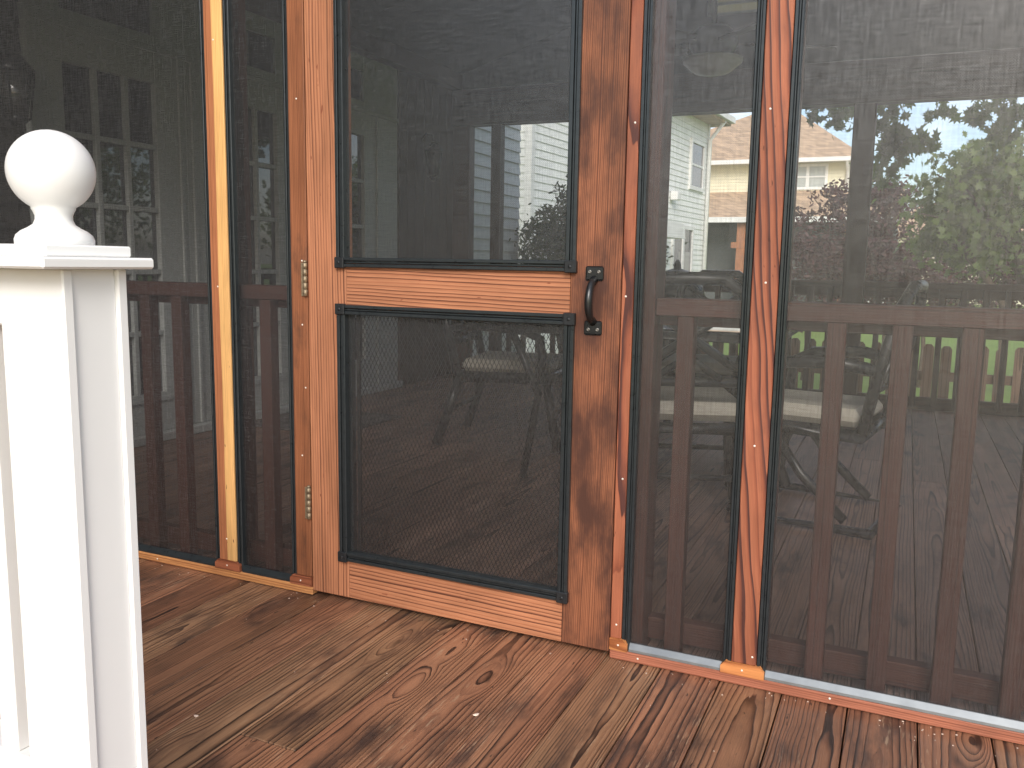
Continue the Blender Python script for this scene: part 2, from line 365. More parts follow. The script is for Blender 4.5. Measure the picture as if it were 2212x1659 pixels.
def screenmat(name, op, pitch):
    m, nt, b = new_mat(name)
    gc = N(nt, 'ShaderNodeTexCoord').outputs['Object']
    v1 = noise(nt, gc, (22, 22, 330), 3, .7); v2 = noise(nt, gc, (330, 330, 22), 3, .7)
    big = noise(nt, gc, (3, 3, 3), 3, .5)
    sp = N(nt, 'ShaderNodeSeparateXYZ'); nt.links.new(gc, sp.inputs[0])
    k = 2*math.pi/pitch
    wv = math_(nt, 'MULTIPLY', math_(nt, 'SINE', math_(nt, 'MULTIPLY', sp.outputs[0], k)), math_(nt, 'SINE', math_(nt, 'MULTIPLY', sp.outputs[2], k)))
    f = math_(nt, 'ADD', math_(nt, 'MULTIPLY', math_(nt, 'ADD', v1, v2), .50), op-.50)
    f = math_(nt, 'ADD', f, math_(nt, 'MULTIPLY', wv, .10))
    f = math_(nt, 'ADD', f, math_(nt, 'MULTIPLY', math_(nt, 'SUBTRACT', big, .5), .05), clamp=True)
    lw = N(nt, 'ShaderNodeLayerWeight'); lw.inputs[0].default_value = .5     # threads have depth: a woven mesh closes up when seen or lit at a slant
    cosv = math_(nt, 'MAXIMUM', math_(nt, 'SUBTRACT', 1.0, lw.outputs['Facing']), .2)
    f = math_(nt, 'SUBTRACT', 1.0, math_(nt, 'POWER', math_(nt, 'SUBTRACT', 1.0, f), math_(nt, 'POWER', math_(nt, 'DIVIDE', 1.0, cosv), 1.7)), clamp=True)
    b.inputs['Base Color'].default_value = SCREEN_COL; b.inputs['Roughness'].default_value = .9; b.inputs['Specular IOR Level'].default_value = .2
    gl = N(nt, 'ShaderNodeBsdfAnisotropic'); gl.inputs['Color'].default_value = (.225, .225, .227, 1); gl.inputs['Roughness'].default_value = .375
    ad = N(nt, 'ShaderNodeAddShader'); nt.links.new(b.outputs[0], ad.inputs[0]); nt.links.new(gl.outputs[0], ad.inputs[1])
    t = N(nt, 'ShaderNodeBsdfTransparent'); x = N(nt, 'ShaderNodeMixShader')
    o = [n for n in nt.nodes if n.type == 'OUTPUT_MATERIAL'][0]
    nt.links.new(f, x.inputs[0]); nt.links.new(t.outputs[0], x.inputs[1]); nt.links.new(ad.outputs[0], x.inputs[2]); nt.links.new(x.outputs[0], o.inputs[0])
    return m
SCREEN_COL = (.008, .0085, .0095, 1)
m_screen = screenmat('fibreglass_mesh', .295, .0052)

# ------------------------------------------------------------------ ground and decks
gd = MB(); gd.add([(-250, -60, -1.1), (250, -60, -1.1), (250, 400, -1.1), (-250, 400, -1.1)], [(0, 1, 2, 3)])
m_grass, gnt, gb = new_mat('lawn_grass')
gco = N(gnt, 'ShaderNodeTexCoord').outputs['Object']
gnt.links.new(mixc(gnt, noise(gnt, gco, (6, 6, 6), 6, .7), (.07, .14, .02), (.22, .32, .06)), gb.inputs['Base Color']); gb.inputs['Roughness'].default_value = .9
lawn = tag(gd.build('lawn', m_grass), kind='structure')

PITCH, PH = .1432, 1.0505
dk = MB(); pf_ = MB()
k0 = int(math.floor((-2.1-PH)/PITCH)); xs = [PH+PITCH*k for k in range(k0, k0+44)]
for i, x in enumerate(xs):
    rnd = random.Random(i*13+5)
    cuts = [-4.2, -.9+rnd.uniform(-1.6, .6) if rnd.random() < .35 else None, .06, rnd.uniform(1.2, 3.8), 4.9]
    cuts = [c for c in cuts if c is not None]
    for a, b_ in zip(cuts, cuts[1:]):
        tan = rnd.choice((0, 0, .1, .35, .8))
        x1 = x+PITCH-.0032
        board(dk if b_ < .1 else pf_, max(x, -2.1), x1, a, b_-.002, -.025, 0, axis='y', face='z', cut='flat' if rnd.random() < .72 else 'quarter', c=.0016,
              tone=(rnd.uniform(.82, 1.15), rnd.uniform(.6, 1.5), tan), v0=-rnd.uniform(.006, .045), u0=rnd.uniform(-.05, .05), tilt=rnd.uniform(-.018, .018), seed=rnd.uniform(0, 90))
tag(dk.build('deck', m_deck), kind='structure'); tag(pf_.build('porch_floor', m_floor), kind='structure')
sub = MB(); sub.box(-2.1, 4.1, -4.2, 4.9, -.25, -.05); tag(sub.build('deck_joists', m_darkwood), kind='structure')

# ------------------------------------------------------------------ screen wall: sills, blocks, mullions, jambs
TOP = 2.06
def nails(o, pts, y=0.0):
    for x, z in pts:
        nb = MB(); nb.lathe([(.0027, 0), (.0025, .001), (.001, .0017)], n=10)
        no = nb.build('nail_head', m_nail, o); no.location = (x, y+.0006, z); no.rotation_euler = (R(90), 0, 0)
def sill(x0, x1, mat, label):
    mb = MB(); board(mb, x0, x1, 0, .027, 0.001, .0262, axis='x', face='y', cut='quarter', c=.002, freq=1, tone=(1, 1, 0))
    o = mb.build('wood_sill', mat); tag(o, label, 'sill'); return o
s1 = sill(-2.09, -.002, m_sill_pale, 'pale honey coloured wooden sill strip on the deck, ending beside the door hinges')
s2 = sill(.9165, 3.55, m_sill_red, 'pinkish red wooden sill strip on the deck, starting beside the handle edge of the door')
nails(s2, [(.99, .014), (1.44, .015), (2.0, .014)]); nails(s1, [(-.62, .013), (-1.2, .014)])
def block(x0, x1, mat, label, chl=True, chr_=True):
    mb = MB(); h0, h1, c = .0264, .0555, .011
    poly = [(x0, h0), (x1, h0), (x1, h1-c if chr_ else h1)]+([(x1-c, h1)] if chr_ else [])+([(x0+c, h1)] if chl else [])+[(x0, h1-c if chl else h1)]
    g = grainer((x0, -.004, h0), (x1, .02, h1), 'x', 'y', .03, .0, .01, random.uniform(0, 50))
    mb.prism(poly, -.004, .03, 'y', tone=(1, 1, 0), grain=g)
    o = mb.build('base_block', mat); tag(o, label, 'trim block', 'clipped corner blocks at the feet of the wooden uprights')
    nails(o, [((x0+x1)/2, .041)], -.004); return o
block(-.372, -.274, m_block_red, 'small dark red block with two clipped corners under the two-tone mullion')
block(-.081, -.002, m_block_red, 'small dark red block under the hinge jamb', True, False)
block(.9165, .962, m_block_orange, 'small bright orange block under the narrow jamb beside the door handle', False, True)
block(1.193, 1.294, m_block_orange, 'bright orange block with two clipped corners under the bold grained mullion')
def upright(name, x0, x1, mat, label, pts, z0=.0557, **k):
    mb = MB(); board(mb, x0, x1, 0, .038, z0, TOP, axis='z', face='y', c=.002, **k)
    o = mb.build(name, mat); tag(o, label, 'wooden upright', 'cedar uprights of the screened wall'); nails(o, pts); return o
upright('mullion', -.3553, -.2885, m_cedar_sap, 'narrow two-tone mullion, reddish brown with a pale yellow sapwood stripe',
        [(-.325, .125), (-.33, .9), (-.32, 1.6)], cut='quarter', sap=0, tone=(1, 1, 0))
upright('door_jamb', -.059, -.0035, m_cedar_jamb, 'dark brown jamb post with brass hinges mounted along its edge',
        [(-.016, .24), (-.03, .42), (-.014, .62), (-.022, .80), (-.02, .98), (-.03, 1.42)], cut='quarter', tone=(1, 1, 0))
upright('door_jamb', .9165, .9445, m_cedar_red, 'very narrow red jamb with wavy dark grain beside the door handle',
        [(.935, 1.308), (.927, .909), (.935, .466), (.932, .092)], v0=.020, u0=.003, tilt=.016, tone=(1, 1.5, 0), seed=9.1)
upright('mullion', 1.2169, 1.2741, m_cedar_red, 'red mullion with bold dark flame grain between two clear mesh panels',
        [(1.236, 1.322), (1.247, .949), (1.243, .58), (1.265, .077), (1.252, 1.56)], v0=.02, u0=-.135, tilt=-.01, ut=.10, tone=(1, .95, 0), seed=4.3)

m_track_sheen = plain('track_sheen_metal', (.27, .29, .30), .42, .8, var=.1, vs=30)  # paler copy of the black track metal; sky reflection put into its colour
def screen_panel(x0, x1, z0, z1, label, sillmat=None, y=.014, group='fixed mesh panels of the screened wall'):
    t = thing('insect_screen', label, 'screen panel', ((x0+x1)/2, y, z0), 0, group)
    ox, oz = (x0+x1)/2, z0; W = (x1-x0)/2; H = z1-z0
    for sx in (-1, 1):
        mb = MB(); e = sx*W
        mb.box(e, e-sx*.0075, -.010, .012, 0, H, .0012); mb.box(e-sx*.0078, e-sx*.0125, -.005, .012, 0, H, .001); mb.box(e-sx*.0128, e-sx*.0195, -.009, .012, 0, H, .0018)
        mb.build('track', m_black, t)
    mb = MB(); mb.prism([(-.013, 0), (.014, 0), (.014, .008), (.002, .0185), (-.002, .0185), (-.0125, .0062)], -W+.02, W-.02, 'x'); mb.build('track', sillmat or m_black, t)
    mb = MB(); mb.box(-W+.02, W-.02, -.010, .012, H-.02, H, .001); mb.build('track', m_black, t)
    mb = MB(); mb.add([(-W+.017, .004, .01), (W-.017, .004, .01), (W-.017, .004, H-.015), (-W+.017, .004, H-.015)], [(0, 1, 2, 3)]); mb.build('mesh', m_screen, t)
    return t
screen_panel(-2.08, -.3565, .0275, TOP, 'broad dark mesh panel behind the white post, in front of paned doors')
screen_panel(-.2873, -.0602, .0275, TOP, 'narrow dark mesh panel between the two-tone mullion and the hinge jamb')
screen_panel(.9457, 1.2157, .0275, TOP, 'narrow mesh panel between the door handle jamb and the bold grained mullion', m_track_sheen)
screen_panel(1.2753, 2.46, .0275, TOP, 'broad light grey mesh panel with a view of trees and brown railing', m_track_sheen)
screen_panel(2.54, 3.52, .0275, TOP, 'mesh panel beyond the end of the broad light grey one')
upright('mullion', 2.4615, 2.5385, m_cedar_red, 'red cedar mullion at the far edge of the broad light grey mesh', [], v0=.03, tone=(1, .8, 0))
hd = MB(); board(hd, -2.09, 3.55, .0, .10, TOP+.002, TOP+.24, axis='x', face='y'); tag(hd.build('header_beam', m_cedar), 'long cedar header beam over the screened wall', 'beam')

# ------------------------------------------------------------------ screen door
W = .914; ST = .1282
dr = thing('door', 'orange stained cedar screen door with two black mesh panels and a black pull handle', 'door', (0, 0, 0))
mb = MB(); board(mb, 0, ST, 0, .034, .0164, TOP-.004, cut='quarter', c=.002, u0=.20, tilt=0, ut=.012, tone=(1.04, .95, 0), seed=12); mb.build('stile', m_cedar, dr)
mb = MB(); board(mb, W-ST, W, 0, .034, .0164, TOP-.004, cut='quarter', c=.002, u0=-.22, ut=-.015, tone=(.98, 1.0, 0), seed=33)
o = mb.build('stile', m_cedar_fine, dr); o['label'] = 'darker blotchy stile carrying the handle'
for z0, z1, u0 in ((.0164, .142, .16), (.846, .981, -.12), (1.92, TOP-.004, .15)):
    mb = MB(); board(mb, ST+.0006, W-ST-.0006, .0012, .033, z0, z1, axis='x', face='y', cut='quarter', c=.0012, u0=u0, ut=.022, tone=(1.05, .85, 0)); mb.build('rail', m_cedar, dr)
def door_screen(x0, x1, z0, z1, grille, brk_top=True):
    t = bpy.data.objects.new('mesh_panel', None); COL.objects.link(t); t.parent = dr
    mb = MB(); w_ = .0264
    for (a, b_, c_, d) in ((x0, x0+w_, z0, z1), (x1-w_, x1, z0, z1), (x0+w_, x1-w_, z0, z0+w_), (x0+w_, x1-w_, z1-w_, z1)):
        v = b_-a < d-c_
        for lo, hi, yf in ((0, .36, -.011), (.40, .62, -.007), (.66, 1, -.011)):
            if v: mb.box(a+(b_-a)*lo, a+(b_-a)*hi, yf, .02, c_, d, .0014)
            else: mb.box(a, b_, yf, .02, c_+(d-c_)*lo, c_+(d-c_)*hi, .0014)
    mb.build('panel_frame', m_black, t)
    mb = MB(); mb.add([(x0+.015, .006, z0+.015), (x1-.015, .006, z0+.015), (x1-.015, .006, z1-.015), (x0+.015, .006, z1-.015)], [(0, 1, 2, 3)]); mb.build('mesh', m_screen, t)
    for cx, sx in ((x0, 1), (x1, -1)):
        for cz, sz in ((z0, 1), (z1, -1)):
            mb = MB(); mb.box(cx-sx*.003, cx+sx*.027, -.0155, .0, cz-sz*.003, cz+sz*.027, .002)
            mb.lathe([(.0045, 0), (.004, .0015), (.001, .002)], n=12)
            for i in range(len(mb.v)-36, len(mb.v)): p = mb.v[i]; mb.v[i] = (cx+sx*.012+p[0], -.0153-p[2], cz+sz*.012+p[1])
            mb.build('corner_bracket', m_blackplastic, t)
    if grille:
        mb = MB(); px, pz = .0125, .0245; gx0, gx1, gz0, gz1 = x0+.05, x1-.02, z0+.02, z1-.022
        k = pz/px; n = int((gx1-gx0+(gz1-gz0)/k)/px)+2
        for s in (1, -1):
            for i in range(n):
                # line x = xs + s*(z-gz0)/k
                xa = (gx0-(gz1-gz0)/k+i*px) if s > 0 else gx0+i*px
                za, zb = gz0, gz1
                def xat(z): return xa+s*(z-gz0)/k
                if s > 0:
                    if xat(za) < gx0: za = gz0+(gx0-xa)*k
                    if xat(zb) > gx1: zb = gz0+(gx1-xa)*k
                else:
                    if xat(za) > gx1: za = gz0+(xa-gx1)*k
                    if xat(zb) < gx0: zb = gz0+(xa-gx0)*k
                if zb-za < .004: continue
                mb.tube([(xat(za), .028, za), (xat(zb), .028, zb)], .0009, 4)
        mb.box(x0+.042, x0+.052, .024, .032, gz0, gz1); mb.build('diamond_grille', m_grille, t)
        mb = MB(); mb.box(x0+.024, x0+.034, .012, .032, z0+.02, z1-.02, .002); mb.build('grille_strip', m_black, t)
    return t
door_screen(.103, .8013, .1289, .8618, True)
door_screen(.103, .8013, .9647, 1.935, False)
# handle
hn = bpy.data.objects.new('pull_handle', None); COL.objects.link(hn); hn.parent = dr; hn.location = (.8485, 0, 0)
mb = MB()
for z0, z1 in ((.9445, .979), (.8135, .848)): mb.box(-.0225, .0225, -.0045, 0, z0, z1, .0035)
path = []
for i in range(15):
    a = i/14; z = .946+(.846-.946)*a; b_ = math.sin(math.pi*a)**.55
    path.append((-.001, -.003-.036*b_, z))
rad = [.0085+.0025*math.sin(math.pi*i/14) for i in range(15)]
rad[0] = rad[-1] = .011
mb.tube(path, rad, 14, flat=.9); mb.build('grip', m_handle, hn)
for sx in (-.0115, .0115):
    for z in (.9655, .827):
        mb = MB(); mb.lathe([(.0046, 0), (.0042, .0014), (.0022, .0024), (.0018, .0010)], n=14); s_ = mb.build('screw', m_steel, hn)
        s_.location = (sx, -.0044, z); s_.rotation_euler = (R(90), 0, 0)
for z0, z1 in ((.881, .975), (.233, .328)):
    hi = bpy.data.objects.new('hinge', None); COL.objects.link(hi); hi.parent = dr; hi.location = (-.006, -.004, z0)
    L = z1-z0; mb = MB()
    hp, hr = [], []
    for i in range(5):
        for q_, r_ in ((.03, .0050), (.05, .0064), (.95, .0064), (.97, .0050)): hp.append((0, 0, L*(i+q_)/5)); hr.append(r_)
    mb.tube(hp, hr, 14)
    mb.box(-.016, -.0066, .0015, .0035, 0, L, .0004)
    mb.build('knuckle', m_brass, hi)
    mb = MB(); mb.lathe([(.0034, 0), (.0062, .001), (.005, .005), (.001, .007)], c=(0, 0, L), n=12); mb.build('pin', m_brass, hi)

# ------------------------------------------------------------------ porch frame behind the screens
def post(name, x0, x1, y0, y1, z1, label, mat=None, z0=0.001, group='wooden posts carrying the porch roof'):
    mb = MB(); board(mb, x0, x1, y0, y1, z0, z1, cut='quarter', c=.003); o = mb.build(name, mat or m_porchwood); tag(o, label, 'post', group); return o
ROOFZ = 2.56
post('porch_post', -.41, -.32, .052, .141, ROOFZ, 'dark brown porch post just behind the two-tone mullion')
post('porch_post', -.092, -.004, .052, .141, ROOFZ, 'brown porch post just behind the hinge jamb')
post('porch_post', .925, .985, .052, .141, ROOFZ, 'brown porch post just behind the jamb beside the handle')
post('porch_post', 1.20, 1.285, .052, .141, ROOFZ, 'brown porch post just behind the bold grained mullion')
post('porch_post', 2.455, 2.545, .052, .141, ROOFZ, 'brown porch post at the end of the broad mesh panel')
def railing(x0, x1, label, phase, y=.052, top=.905, step=.1345, bw=.041):
    t = thing('porch_railing', label, 'railing', ((x0+x1)/2, y, 0), 0, 'brown railing bays inside the screened porch')
    ox = (x0+x1)/2; a, b_ = x0-ox, x1-ox
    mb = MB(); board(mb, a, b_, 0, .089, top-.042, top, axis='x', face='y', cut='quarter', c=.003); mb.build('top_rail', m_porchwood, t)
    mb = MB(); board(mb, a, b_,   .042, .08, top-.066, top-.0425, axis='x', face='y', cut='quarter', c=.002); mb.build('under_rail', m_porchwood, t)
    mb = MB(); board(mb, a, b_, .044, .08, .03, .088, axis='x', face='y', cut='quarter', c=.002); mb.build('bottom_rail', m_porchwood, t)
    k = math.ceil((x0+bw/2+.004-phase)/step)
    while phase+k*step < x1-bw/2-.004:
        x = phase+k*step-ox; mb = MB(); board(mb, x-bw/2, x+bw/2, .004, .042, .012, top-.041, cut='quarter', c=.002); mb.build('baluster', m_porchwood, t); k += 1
    return t
railing(-2.06, -.412, 'brown railing bay in front of the paned house doors', -.692)
railing(-.318, -.094, 'short brown railing bay behind the narrow dark mesh panel', -.205)
railing(.987, 1.198, 'short brown railing bay with one baluster, behind the mesh panel beside the handle', 1.06)
railing(1.287, 2.453, 'long brown railing bay behind the broad light grey mesh', 1.397)

# far end and open side of the porch
YF = 4.75
def far_rail(x0, x1, label):
    t = thing('porch_railing', label, 'railing', ((x0+x1)/2, YF, 0), 0, 'brown railing bays inside the screened porch'); ox = (x0+x1)/2; a, b_ = x0-ox, x1-ox
    mb = MB(); board(mb, a, b_, -.045, .045, .855, .897, axis='x', face='y', c=.003); mb.build('top_rail', m_darkwood, t)
    mb = MB(); board(mb, a, b_, -.02, .018, .79, .8545, axis='x', face='y', c=.003); mb.build('under_rail', m_darkwood, t)
    mb = MB(); board(mb, a, b_, -.02, .018, .002, .09, axis='x', face='y', c=.003); mb.build('bottom_rail', m_darkwood, t)
    x = a+.10
    while x < b_-.05:
        mb = MB(); board(mb, x-.019, x+.019, -.058, -.021, .03, .854, c=.002); mb.build('baluster', m_darkwood, t); x += .135
far_rail(-1.64, 1.10, 'dark railing at the far end of the porch, between the corner post and middle post')
far_rail(1.25, 3.48, 'dark railing across the far end of the porch, in front of the lawn')
post('porch_post', -1.73, -1.643, YF-.045, YF+.045, 2.13, 'dark corner post at the far end of the porch, beside the grey siding', m_darkwood)
post('porch_post', 1.102, 1.248, YF-.06, YF+.06, 2.13, 'thick dark post at the far end of the porch, in front of the purple tree', m_darkwood)
post('porch_post', 3.49, 3.58, YF-.045, YF+.045, 2.13, 'porch corner post at the far end, on the open side')
post('porch_post', 3.49, 3.58, .052, .141, ROOFZ, 'porch corner post on the open side, in line with the screened wall')
post('porch_post', 3.49, 3.58, 2.4, 2.49, ROOFZ, 'porch post on the open side, half way along')
post('trim_post', -2.09, -1.93, YF-.05, YF+.05, 2.13, 'dark trim board where the plank wall meets the far end of the porch', group='wooden posts carrying the porch roof')
mb = MB(); board(mb, -2.09, 3.58, YF-.07, YF+.07, 2.132, 2.42, axis='x', face='y'); tag(mb.build('porch_beam', m_darkwood), 'dark beam across the far end of the porch over the view of the houses', 'beam')
# gable wall over the far beam, with a small opening
mb = MB()
for x0, x1, z0, z1 in ((-2.09, .04, 2.422, 3.4), (.68, 3.58, 2.422, 3.4), (.0401, .6799, 2.422, 2.815), (.0401, .6799, 3.2, 3.4)): mb.box(x0, x1, YF-.05, YF+.05, z0, z1)
tag(mb.build('gable_wall', m_ceil), 'dark gable wall with a small opening over the far porch beam', 'wall')
mb = MB(); mb.box(3.49, 3.58, .142, YF-.046, 2.2, 2.42); tag(mb.build('porch_beam', m_darkwood), 'dark beam along the open side of the porch', 'beam')
m_glow_sheet, fnt, fb = new_mat('cream_glow_sheet')  # added translucent sheet, lit from behind to glow cream in the gable opening
ft = N(fnt, 'ShaderNodeBsdfTranslucent'); ft.inputs[0].default_value = (.62, .56, .38, 1); fx = N(fnt, 'ShaderNodeMixShader'); fx.inputs[0].default_value = .8; fb.inputs['Base Color'].default_value = (.5, .46, .33, 1)
fnt.links.new(fb.outputs[0], fx.inputs[1]); fnt.links.new(ft.outputs[0], fx.inputs[2]); fnt.links.new(fx.outputs[0], [n for n in fnt.nodes if n.type == 'OUTPUT_MATERIAL'][0].inputs[0])
gp = thing('gable_glow_panel', 'small cream translucent panel added in the gable opening over the far beam to give a glow', 'window', (.36, YF, 2.82))
mb = MB(); mb.box(-.318, .318, -.006, 0, .0, .376); mb.build('pane', m_glow_sheet, gp)
mb = MB(); mb.box(-.319, .319, -.03, -.007, .0, .018); mb.box(-.319, -.29, -.03, -.007, .0185, .376); mb.box(-.289, .319, -.028, -.008, .075, .093); mb.build('frame', m_housewhite, gp)
# ceiling and roof
mb = MB()
prof = [(-2.1, 2.52), (.7, 3.38), (3.6, 2.52)]
for (xa, za), (xb, zb) in zip(prof, prof[1:]): mb.prism([(xa, za), (xb, zb), (xb, zb+.12), (xa, za+.12)], .001, 5.0, 'y')
tag(mb.build('roof', m_ceil), 'dark boarded porch roof over the screened room', 'roof')
mb = MB(); mb.box(-2.09, 3.58, .0, .10, TOP+.243, 3.3); tag(mb.build('gable_wall', m_ceil), 'gable wall over the screened wall header', 'wall')
mb = MB(); mb.box(-2.1, -2.0, .1, 4.7, 2.422, 2.56); tag(mb.build('ledger_beam', m_darkwood), 'dark ledger beam along the house wall under the porch ceiling', 'beam')

# ------------------------------------------------------------------ own house: wall, paned doors, planks, lanterns
hs = thing('brick_house', 'dark house wall with white trimmed paned doors opening onto the screened porch', 'house', (-2.1, 0, -1.1)); hs.name = 'house'
ZB = 1.1
mb = MB(); mb.box(-.5, -.06, -5, 6.2, 0, 7.2); mb.build('wall', m_darkwall, hs)
mb = MB()
for i in range(60):
    z = 1.1+.11*i
    for ya, yb in ((-5, .75),): mb.prism([(-.059, z), (-.03, z), (-.045, z+.108), (-.059, z+.108)], ya, yb, 'y')
mb.build('dark_siding', m_darkwall, hs)
mb = MB()
for i in range(60):
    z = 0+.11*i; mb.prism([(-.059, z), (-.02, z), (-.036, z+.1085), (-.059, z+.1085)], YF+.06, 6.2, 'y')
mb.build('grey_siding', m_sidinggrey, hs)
mb = MB()
for i in range(7):
    ya = 3.835+i*.127; board(mb, -.055, .012+random.uniform(-.003, .003), ya, ya+.125, ZB+.002, ZB+2.42, axis='z', face='x', c=.003, tone=(random.uniform(.8, 1.2), 1, 0))
mb.build('plank_cladding', m_darkwood, hs)
y0s = [.93, 1.885, 2.84]; GW, G0, G1 = .545, .26, 1.876
for j, gy in enumerate(y0s):
    d = bpy.data.objects.new('french_door', None); COL.objects.link(d); d.parent = hs
    ya = .755 if j == 0 else (y0s[j-1]+GW+gy)/2; yb = 3.83 if j == 2 else (gy+GW+y0s[j+1])/2
    mb = MB(); z = ZB
    mb.box(-.058, .0, ya, gy, z+.05, z+2.46, .002); mb.box(-.058, .0, gy+GW, yb, z+.05, z+2.46, .002)
    for a, b_ in ((.05, G0), (G1, 2.113), (2.32, 2.46)): mb.box(-.058, .0, gy+.0003, gy+GW-.0003, z+a, z+b_, .0015)
    # proud trims: casing edges and door rebate lines
    for q in (gy-.16, gy+GW+.16):
        if ya+.02 < q < yb-.02: mb.box(.0, .012, q-.012, q+.012, z+.05, z+2.06, .003)
    mb.box(.0, .014, ya, yb, z+2.03, z+2.06, .003); mb.box(.0, .01, gy-.03, gy+GW+.03, z+.215, z+.24, .002)
    mb.build('door_frame', m_housewhite, d)
    mb = MB()
    for i in (1, 2): mb.box(-.03, -.004, gy+GW*i/3-.013, gy+GW*i/3+.013, z+G0, z+G1, .002)
    for i in range(1, 5):
        zz = z+G0+(G1-G0)*i/5
        for c_ in range(3): mb.box(-.029, -.005, gy+GW*c_/3+(.0132 if c_ else .0), gy+GW*(c_+1)/3-(.0132 if c_ < 2 else 0), zz-.013, zz+.013, .002)
    mb.build('muntin', m_housewhite, d)
    mb = MB(); mb.box(-.04, -.031, gy, gy+GW, z+G0, z+G1); mb.build('pane', m_winglass, d)
    mb = MB(); mb.box(-.03, -.02, gy, gy+GW, z+2.1135, z+2.3195); mb.build('transom_pane', m_winglass, d)
    mb = MB(); mb.box(-.05, .05, ya, yb, z+.002, z+.048, .004); mb.build('threshold', m_housewhite, d)
    mb = MB(); mb.tube([(.0, gy-.05, z+.92), (.035, gy-.05, z+.92), (.04, gy+.01, z+.92)], .009, 8); mb.box(0, .006, gy-.068, gy-.032, z+.83, z+1.0, .002); mb.build('door_handle', m_brass, d)
mb = MB(); mb.box(-.6, .35, -5.2, .0, 6.0, 6.15); mb.prism([(-.6, 6.15), (.35, 6.15), (-2.4, 8)], -5.2, 6.4, 'y'); mb.build('roof', m_roof, hs)
def lantern(y, z, label):
    t = thing('wall_lantern', label, 'lantern', (-2.1, y, z), 0, 'wall lanterns on the house wall')
    mb = MB(); mb.box(-.02, .0, -.05, .05, .0, .2, .004); mb.tube([(-.01, 0, .17), (.05, 0, .24), (.11, 0, .22), (.12, 0, .17)], .009, 8); mb.build('bracket', m_iron, t)
    mb = MB(); mb.lathe([(.015, .17), (.03, .165), (.085, .10), (.08, .09), (.01, .085)], (.12, 0, 0), 6)
    for k in range(6):
        a = k*math.pi/3; mb.tube([(.12+.075*math.cos(a), .075*math.sin(a), .09), (.12+.05*math.cos(a), .05*math.sin(a), -.10)], .005, 5)
    mb.lathe([(.01, -.135), (.03, -.12), (.052, -.10), (.045, -.09), (.01, -.085)], (.12, 0, 0), 6); mb.build('cage', m_iron, t)
    mb = MB(); mb.lathe([(.044, -.09), (.068, .088)], (.12, 0, 0), 6); mb.build('glass', m_lanternglass, t)
lantern(4.18, 1.76, 'black wall lantern on the dark plank wall')
lantern(.60, 1.66, 'black wall lantern on the dark siding beside the first paned door')

# rug, fan, furniture
mb = MB(); mb.box(-2.0, -1.33, 1.95, 2.65, .002, .014, .003); tag(mb.build('door_mat', m_rug), 'patterned dark mat on the deck in front of the paned doors', 'mat')
FX, FY, FZ = .46, 3.0, 2.03
fan = thing('ceiling_fan', 'dark ceiling fan with a frosted light bowl hanging over the porch table', 'ceiling fan', (FX, FY, FZ))
mb = MB(); mb.lathe([(.02, .0), (.10, .02), (.16, .07), (.165, .09), (.02, .095)], n=32); mb.build('light_bowl', m_bowl, fan)
mb = MB(); mb.lathe([(.05, .096), (.09, .10), (.13, .15), (.13, .22), (.08, .26), (.03, .27)], n=28); mb.build('motor', m_fanmetal, fan)
mb = MB(); mb.tube([(0, 0, .27), (0, 0, 1.28)], .014, 10); mb.build('downrod', m_fanmetal, fan)
for k in range(5):
    a = 2*math.pi*k/5+.5; mt = Matrix.Rotation(a, 4, 'Z') @ Matrix.Rotation(.2, 4, 'X')
    mb = MB(); mb.box(.18, .66, -.065, .065, .165, .175, .003, mat=mt); mb.box(.10, .2, -.02, .02, .166, .174, .001, mat=mt); mb.build('blade', m_darkwood, fan)

tb = thing('patio_table', 'dark metal patio table with a reflective glass top inside the porch', 'table', (.45, 1.98, 0))
mb = MB(); mb.box(-.60, .66, -.62, .62, .722, .736, .006); mb.build('glass_top', m_winglass, tb)
mb = MB(); mb.tube([(-.60, -.62, .712), (.66, -.62, .712), (.66, .62, .712), (-.60, .62, .712)], .018, 8, closed=True); mb.build('rim', m_iron, tb)
for sx in (-.5, .55):
    for sy in (-.5, .5):
        mb = MB(); mb.tube([(sx, sy, .71), (sx*.8, sy*.8, .4), (sx*.9, sy*.9, .02)], .018, 8); mb.build('leg', m_iron, tb)

